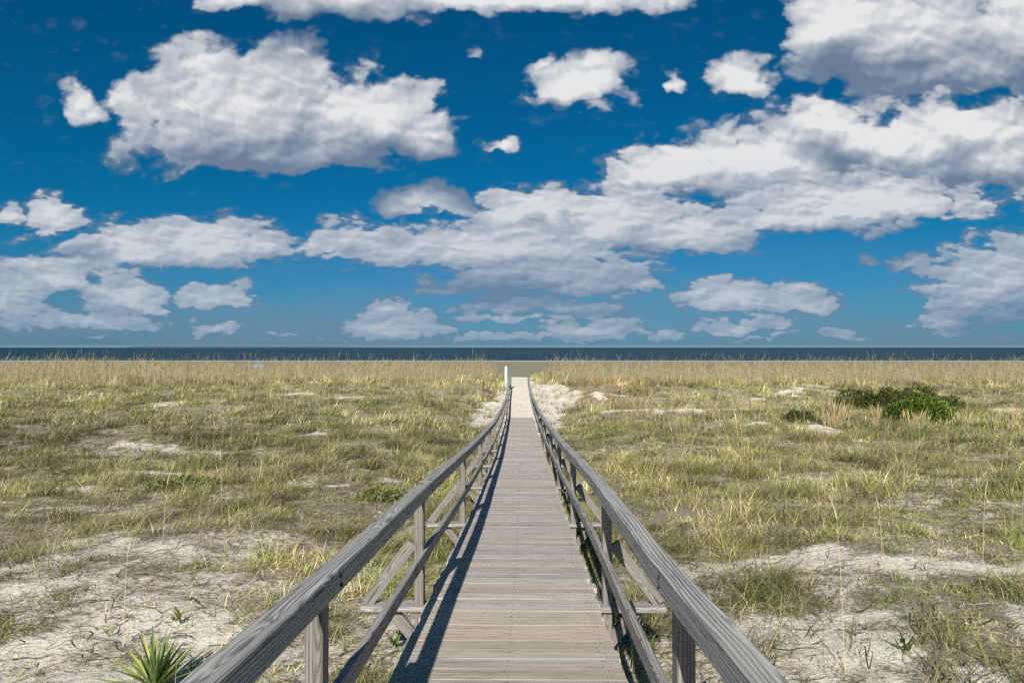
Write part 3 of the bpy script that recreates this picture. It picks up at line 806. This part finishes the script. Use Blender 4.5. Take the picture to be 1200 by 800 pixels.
# small individual green seedlings on the sand
def seedling(x, y, lab, yellow=False, k=11, s=.085):
    gz = float(groundz(np.array([x]), np.array([y]))[0])
    col = np.repeat(np.array([[.23, .27, .035]]) if yellow else np.array([[.12, .20, .03]]), k, 0) * rng.uniform(.7, 1.2, (k, 1))
    A = blade_arrays(np.stack([rng.normal(0, .025, k), rng.normal(0, .025, k), rng.uniform(0, s * .6, k)], -1), s * rng.uniform(.6, 1.2, k), np.full(k, s * .20), rng.random(k) * 6.28, rng.uniform(.3, .8, k), rng.uniform(0, .3, k), col, 3)
    o = ribbons_to_mesh('seedling', [A], M_leaf); o.location = (x, y, gz)
    tag(o, lab, 'plant', 'small green seedlings on the sand')
seedling(-3.35, 5.55, 'small yellow-green seedling on the sand left of the yucca', True)
seedling(-2.88, 5.75, 'yellow-green seedling just behind the yucca leaves', True, 12, .13)
seedling(1.0, 5.3, 'bright green seedling on the ground between deck and right braces', False, 16, .13)
seedling(2.9, 5.2, 'green seedling on the sand right of the near right handrail', False, 18, .13)
seedling(-.98, 5.4, 'green seedling beneath the left mid rail', False, 12, .12)

# yellow flower by the right edge of the deck
fx, fy = .84, 6.8
gz = float(groundz(np.array([fx]), np.array([fy]))[0])
fl = empty('yellow_flower', (fx, fy, gz), 'yellow flower growing between the deck and the right railing', 'flower')
m, t, b = material('yellow_petal'); b.inputs['Base Color'].default_value = (.75, .50, .02, 1); b.inputs['Roughness'].default_value = .6
M_petal = m
mb = MB(); mb.beam((0, 0, -.02), (0, 0, .30), .006, .006, tint=(.3, .5, .2)); mb.build('stem', M_leaf, fl)
k = 26; az = np.arange(k) * 2.4
A = blade_arrays(np.repeat(np.array([[0, 0, .30]]), k, 0), np.full(k, .045), np.full(k, .016), az, rng.uniform(.5, .98, k), np.zeros(k), np.repeat(np.array([[.7, .5, .03]]), k, 0), 3)
ribbons_to_mesh('petal', [A], M_petal, fl)
A = blade_arrays(np.stack([np.zeros(10), np.zeros(10), rng.uniform(.02, .2, 10)], -1), np.full(10, .10), np.full(10, .02), rng.random(10) * 6.28, rng.uniform(.4, .8, 10), np.zeros(10), np.repeat(np.array([[.12, .2, .03]]), 10, 0), 3)
ribbons_to_mesh('leaf', [A], M_leaf, fl)

# ------------------------------------------------------------------ blue beach shelter on the far beach
sx, sy = (302 - 609) / 800 * 105, 105.
gz = float(groundz(np.array([sx]), np.array([sy]))[0])
um = empty('beach_umbrella', (sx, sy, gz), 'light blue beach umbrella on the sand, far left beyond the dune grass', 'umbrella')
m, t, b = material('blue_cloth'); b.inputs['Base Color'].default_value = (.12, .36, .85, 1); b.inputs['Roughness'].default_value = .7
M_bl = m
m, t, b = material('metal_pole'); b.inputs['Base Color'].default_value = (.6, .6, .6, 1); b.inputs['Metallic'].default_value = .6; b.inputs['Roughness'].default_value = .4
M_pole = m
mb = MB(); seg = 16; rings = [(0, 2.42), (.4, 2.36), (.75, 2.20), (1.0, 2.0)]
vs = []; fs = []; us = []
for r, z in rings:
    for k in range(seg): a = 6.28318 * k / seg; sag = .93 if k % 2 else 1.; vs.append((r * sag * math.cos(a), r * sag * math.sin(a), z))
for i in range(len(rings) - 1):
    for k in range(seg): k2 = (k + 1) % seg; fs.append((i * seg + k, i * seg + k2, (i + 1) * seg + k2, (i + 1) * seg + k)); us.append([(0, 0)] * 4)
mb.add(vs, fs, us); mb.build('canopy', M_bl, um)
mb = MB(); lathe(mb, 0, 0, [(.025, -.2), (.025, 2.46), (.01, 2.5)], 8); mb.build('pole', M_pole, um)

# ------------------------------------------------------------------ light, sky and clouds
SV = Vector((-.22, -1.45, 1.0)).normalized()      # towards the sun
elev = math.asin(SV.z); azs = math.atan2(SV.x, SV.y)
sun = bpy.data.lights.new('sun', 'SUN'); sun.energy = 4.8; sun.angle = math.radians(.53); sun.color = (1.0, .95, .87)
so = bpy.data.objects.new('sun', sun); C.objects.link(so); so.rotation_euler = SV.to_track_quat('Z', 'Y').to_euler()

# clouds of this sky as directions: (px, py, rx, ry, weight) in the sky seen down the walk
CL = [
 (285,135,165,88,1),(235,95,90,62,1),(335,80,70,50,1),(425,140,130,70,1),(500,160,58,48,1),(480,112,46,36,.9),(185,118,75,48,.9),(95,118,38,36,.62),(310,175,190,40,.9),(380,180,110,36,.8),
 (395,-12,140,60,1),(620,-12,230,40,1),(300,-25,90,45,.9),
 (682,95,72,42,.95),(700,122,30,22,.8),(632,72,14,14,.6),(876,88,44,34,.9),(565,64,22,12,.55),(587,167,19,13,.6),(793,97,15,18,.55),
 (1075,40,165,90,1),(985,25,80,60,1),(1120,80,160,55,1),(1210,30,110,90,1),
 (900,195,165,62,1),(800,200,125,45,1),(1040,175,165,66,1),(1010,235,220,38,.95),(1160,180,105,72,1),(725,212,60,22,.8),(930,255,170,26,.85),(970,140,80,35,.9),(1110,150,90,45,.9),
 (487,231,72,26,.9),(620,248,90,42,1),(710,258,135,52,1),(570,290,190,44,.95),(450,280,130,32,.85),(380,280,75,20,.6),(630,322,165,30,.95),(565,282,60,30,1),(810,272,110,42,.95),(640,356,150,20,.8),(690,384,85,18,.8),(740,335,44,14,.7),
 (235,285,115,44,.95),(130,290,120,38,.9),(62,250,46,28,.85),(10,250,30,22,.8),(50,322,105,32,1),(0,352,70,36,.85),(150,345,72,30,.95),(80,374,150,20,.7),(256,346,60,24,.85),(240,389,56,13,.7),
 (455,380,95,22,.8),(462,366,46,18,.85),(860,350,95,28,.85),(930,355,55,26,.85),(870,378,80,16,.7),(1030,297,22,12,.6),(1072,308,34,13,.65),
 (1165,335,105,62,1),(1185,300,70,36,1),(1100,372,60,20,.7),(1180,392,40,10,.7),(600,396,110,11,.5),(780,390,45,12,.55),(990,391,40,12,.5),(1095,386,60,12,.45),(210,375,40,10,.3),(530,345,60,9,.6),(610,372,100,9,.55),(700,362,60,8,.6),(560,392,60,8,.6),(650,398,80,6,.5),(905,395,60,6,.5),(1050,375,40,8,.45),(740,300,60,12,.6),(420,300,60,12,.6),(100,392,70,6,.45),(330,398,60,5,.35)]
EXPO = .55
CN = (.62, .80)
CS = (.345, 1.30, 1.20, .13)
def make_world():
    w = bpy.data.worlds.new('World'); sc.world = w; w.use_nodes = True
    t = NT(w.node_tree)
    bg = t.n['Background']
    sky = t.new('ShaderNodeTexSky'); sky.sky_type = 'NISHITA'; sky.sun_disc = False
    sky.sun_elevation = elev; sky.sun_rotation = azs; sky.air_density = 1.0; sky.dust_density = .35; sky.ozone_density = 3.0; sky.altitude = 0
    tc = t.new('ShaderNodeTexCoord').outputs['Generated']
    x, y, z = t.sep(tc)
    ay = t.math('MAXIMUM', t.math('ABSOLUTE', y), .12)
    u = t.math('DIVIDE', x, ay); v = t.math('DIVIDE', z, ay)
    p = t.comb(u, v, 0)
    q = t.comb(t.math('MULTIPLY', u, 2.9), t.math('MULTIPLY', v, 4.3), 0)
    # --- cloud field as groups: E = broad shapes, H = with billows
    def group(name, ins, outs):
        G = bpy.data.node_groups.new(name, 'ShaderNodeTree')
        for i in ins: G.interface.new_socket(i, in_out='INPUT', socket_type='NodeSocketVector')
        for o in outs: G.interface.new_socket(o, in_out='OUTPUT', socket_type='NodeSocketFloat')
        k = NT(G); return G, k, k.new('NodeGroupInput'), k.new('NodeGroupOutput')
    def shapes(row):
      GE, k, gi, go = group('cloud_shapes', ['P'], ['E'])
      acc = None
      dn_ = k.new('ShaderNodeVectorMath', operation='DOT_PRODUCT'); k.link(gi.outputs[0], dn_.inputs[0]); dn_.inputs[1].default_value = (0, 1, 0); vsc = dn_.outputs['Value']
      for (px, py, rx, ry, wt) in row:
          mp = k.new('ShaderNodeMapping', vector_type='TEXTURE')
          k.link(gi.outputs[0], mp.inputs['Vector'])
          mp.inputs['Location'].default_value = ((px - 609) / 800, (407 - py - ry * .10) / 800, 0)
          mp.inputs['Scale'].default_value = (rx * 1.10 / 800, ry * 1.22 / 800, 1)
          gr = k.new('ShaderNodeTexGradient', gradient_type='SPHERICAL'); k.link(mp.outputs[0], gr.inputs[0])
          # flat base: the lower part of each heap is cut off along a level
          sy_, cy_ = ry * 1.22 / 800, (407 - py - ry * .10) / 800
          base = k.math('MULTIPLY_ADD', vsc, 2.0 / sy_, 1.10 - 2.0 * cy_ / sy_)
          val = k.math('MINIMUM', gr.outputs['Fac'], base)
          if wt < .99: val = k.math('MULTIPLY', val, wt)
          acc = val if acc is None else k.math('SMOOTH_MAX', acc, val, .05)
      k.link(acc, go.inputs[0])
      return GE
    GN, k, gi, go = group('cloud_billows', ['Q'], ['N'])
    Pq = gi.outputs[0]
    def n2(vec, scale, det, rough):
        n = k.new('ShaderNodeTexNoise', noise_dimensions='2D'); k.link(vec, n.inputs['Vector'])
        n.inputs['Scale'].default_value = scale; n.inputs['Detail'].default_value = det; n.inputs['Roughness'].default_value = rough; return n.outputs
    n1 = n2(Pq, 4.2, 6, .50)['Fac']
    qd = k.vmath('ADD', Pq, k.vmath('MULTIPLY', k.vmath('SUBTRACT', n2(Pq, 7, 4, .55)['Color'], (.5, .5, .5)), (.15, .15, 0)))
    vo = k.new('ShaderNodeTexVoronoi', feature='SMOOTH_F1', voronoi_dimensions='2D', normalize=True)
    k.link(qd, vo.inputs['Vector']); vo.inputs['Scale'].default_value = 6.5; vo.inputs['Detail'].default_value = 2.6; vo.inputs['Roughness'].default_value = .48; vo.inputs['Smoothness'].default_value = .35
    d = vo.outputs['Distance']
    puff = k.math('SUBTRACT', .30, k.math('MULTIPLY', d, 1.0))
    N = k.math('ADD', k.math('MULTIPLY', k.math('SUBTRACT', n1, .5), CN[0]), k.math('MULTIPLY', puff, CN[1]))
    k.link(N, go.inputs[0])
    def call(G, vec):
        n = t.new('ShaderNodeGroup'); n.node_tree = G; t.link(vec, n.inputs[0]); return n.outputs[0]
    def wnoise(vec, scale, det):
        n = t.new('ShaderNodeTexNoise', noise_dimensions='2D'); t.link(vec, n.inputs['Vector'])
        n.inputs['Scale'].default_value = scale; n.inputs['Detail'].default_value = det
        return t.vmath('SUBTRACT', n.outputs['Color'], (.5, .5, .5))
    warp = t.vmath('ADD', t.vmath('MULTIPLY', wnoise(q, 2.6, 3), (.10, .050, 0)), t.vmath('MULTIPLY', wnoise(q, 14, 5), (.020, .016, 0)))
    pw = t.vmath('ADD', p, warp)
    pw1 = t.vmath('ADD', pw, (-.022, .065, 0))
    N0 = call(GN, q); N1 = call(GN, t.vmath('ADD', q, (-.016, .040, 0)))
    qf = t.vmath('MULTIPLY', q, (1.35, 2.1, 1))
    M0 = t.math('MULTIPLY', call(GN, qf), .85); M1 = t.math('MULTIPLY', call(GN, t.vmath('ADD', qf, (-.020, .050, 0))), .85)
    billow = ((N0, t.math('SUBTRACT', N0, N1)), (M0, t.math('SUBTRACT', M0, M1)))
    vfade = t.mrange(v, -.01, .02, 0, 1)
    air = t.mrange(v, 0, .30, .60, 0.0)
    def row_of(c):
        px, py, rx, ry, wt = c
        base = py + ry * .75
        return 0 if base < 215 and py < 132 else 1 if base < 262 else 2 if base < 322 else 3 if base < 372 else 4
    rows = [[c for c in CL if row_of(c) == i] for i in range(5)]
    layers = []
    for ri, row in enumerate(rows):
        if not row: continue
        N0, small = billow[0 if ri < 2 else 1]
        G = shapes(row)
        E0 = call(G, pw); E1 = call(G, pw1)
        H = t.math('ADD', E0, N0)
        al = t.math('MULTIPLY', t.mrange(H, .12, .36, 0, 1, True), t.mrange(E0, .0, .13, 0, 1, True))
        sh = t.math('ADD', CS[0] + .03 * (ri > 1), t.math('ADD', t.math('MULTIPLY', t.math('SUBTRACT', E0, E1), CS[1] * (1, .95, .75, .65, .6)[ri]), t.math('MULTIPLY', small, CS[2])))
        sh = t.math('SUBTRACT', sh, t.math('MULTIPLY', t.mrange(H, .25, 1.0, 0, 1), CS[3]))
        layers.append((al, sh))
    alpha, sh = layers[0]
    for al, s2 in layers[1:]:
        sh = t.math('ADD', t.math('MULTIPLY', sh, t.math('SUBTRACT', 1, al)), t.math('MULTIPLY', s2, al))
        alpha = t.math('MAXIMUM', alpha, al)
    alpha = t.math('MULTIPLY', alpha, vfade)
    col = t.ramp(sh, [(.0, (.15, .21, .31)), (.25, (.235, .30, .395)), (.50, (.365, .415, .495)), (.75, (.55, .58, .63)), (1.0, (.80, .80, .81))])
    # --- clear sky: Nishita, deepened the way a polarised sky looks
    skyc = t.mix(1.0, sky.outputs[0], (.008, .42, .62), 'MULTIPLY')
    hz = t.math('POWER', t.mrange(v, 0, .30, 1, 0), 2.0)
    haze_c = t.mix(1.0, sky.outputs[0], (.20, .40, .80), 'MULTIPLY')
    skyc = t.mix(t.math('MULTIPLY', hz, .8), skyc, haze_c)
    # distant clouds take on the colour of the air
    col = t.mix(air, col, (.13, .27, .42))
    sn = t.new('ShaderNodeVectorMath', operation='SCALE'); t.link(col, sn.inputs[0]); sn.inputs['Scale'].default_value = 1 / .085
    skyc = t.mix(t.mrange(v, .0, .005, .55, 0), skyc, (4.6, 6.2, 7.4))
    veil = t.math('MULTIPLY', t.mrange(v, .0, .19, .65, 0, True), t.mrange(t.noise(t.vmath('MULTIPLY', p, (1.2, 7, 0)), 2.2, 4, .5), .38, .62, .25, 1))
    skyc = t.mix(veil, skyc, (1.9, 3.0, 4.1))
    out = t.mix(alpha, skyc, sn.outputs[0])
    t.link(out, bg.inputs['Color']); bg.inputs['Strength'].default_value = .085 / 2 ** EXPO if .085 / 2 ** EXPO > .05 else .05
    return w
make_world()
sc.world.cycles.sampling_method = 'MANUAL'; sc.world.cycles.sample_map_resolution = 512

# ------------------------------------------------------------------ camera and view
cam = bpy.data.cameras.new('camera'); cam.lens = 24; cam.sensor_width = 36; cam.clip_start = .05; cam.clip_end = 100000
co = bpy.data.objects.new('camera', cam); C.objects.link(co); co.location = (0, 0, CAMZ)
co.rotation_euler = (math.radians(90) + math.atan(7 / 800), 0, math.atan(9 / 800))
sc.camera = co
sc.view_settings.view_transform = 'Standard'; sc.view_settings.look = 'None'; sc.view_settings.exposure = EXPO; sc.view_settings.gamma = 1
sc.cycles.use_denoising = False; sc.cycles.use_adaptive_sampling = True; sc.cycles.adaptive_threshold = .02; sc.cycles.adaptive_min_samples = 12
sc.cycles.max_bounces = 6; sc.cycles.diffuse_bounces = 3; sc.cycles.transparent_max_bounces = 4
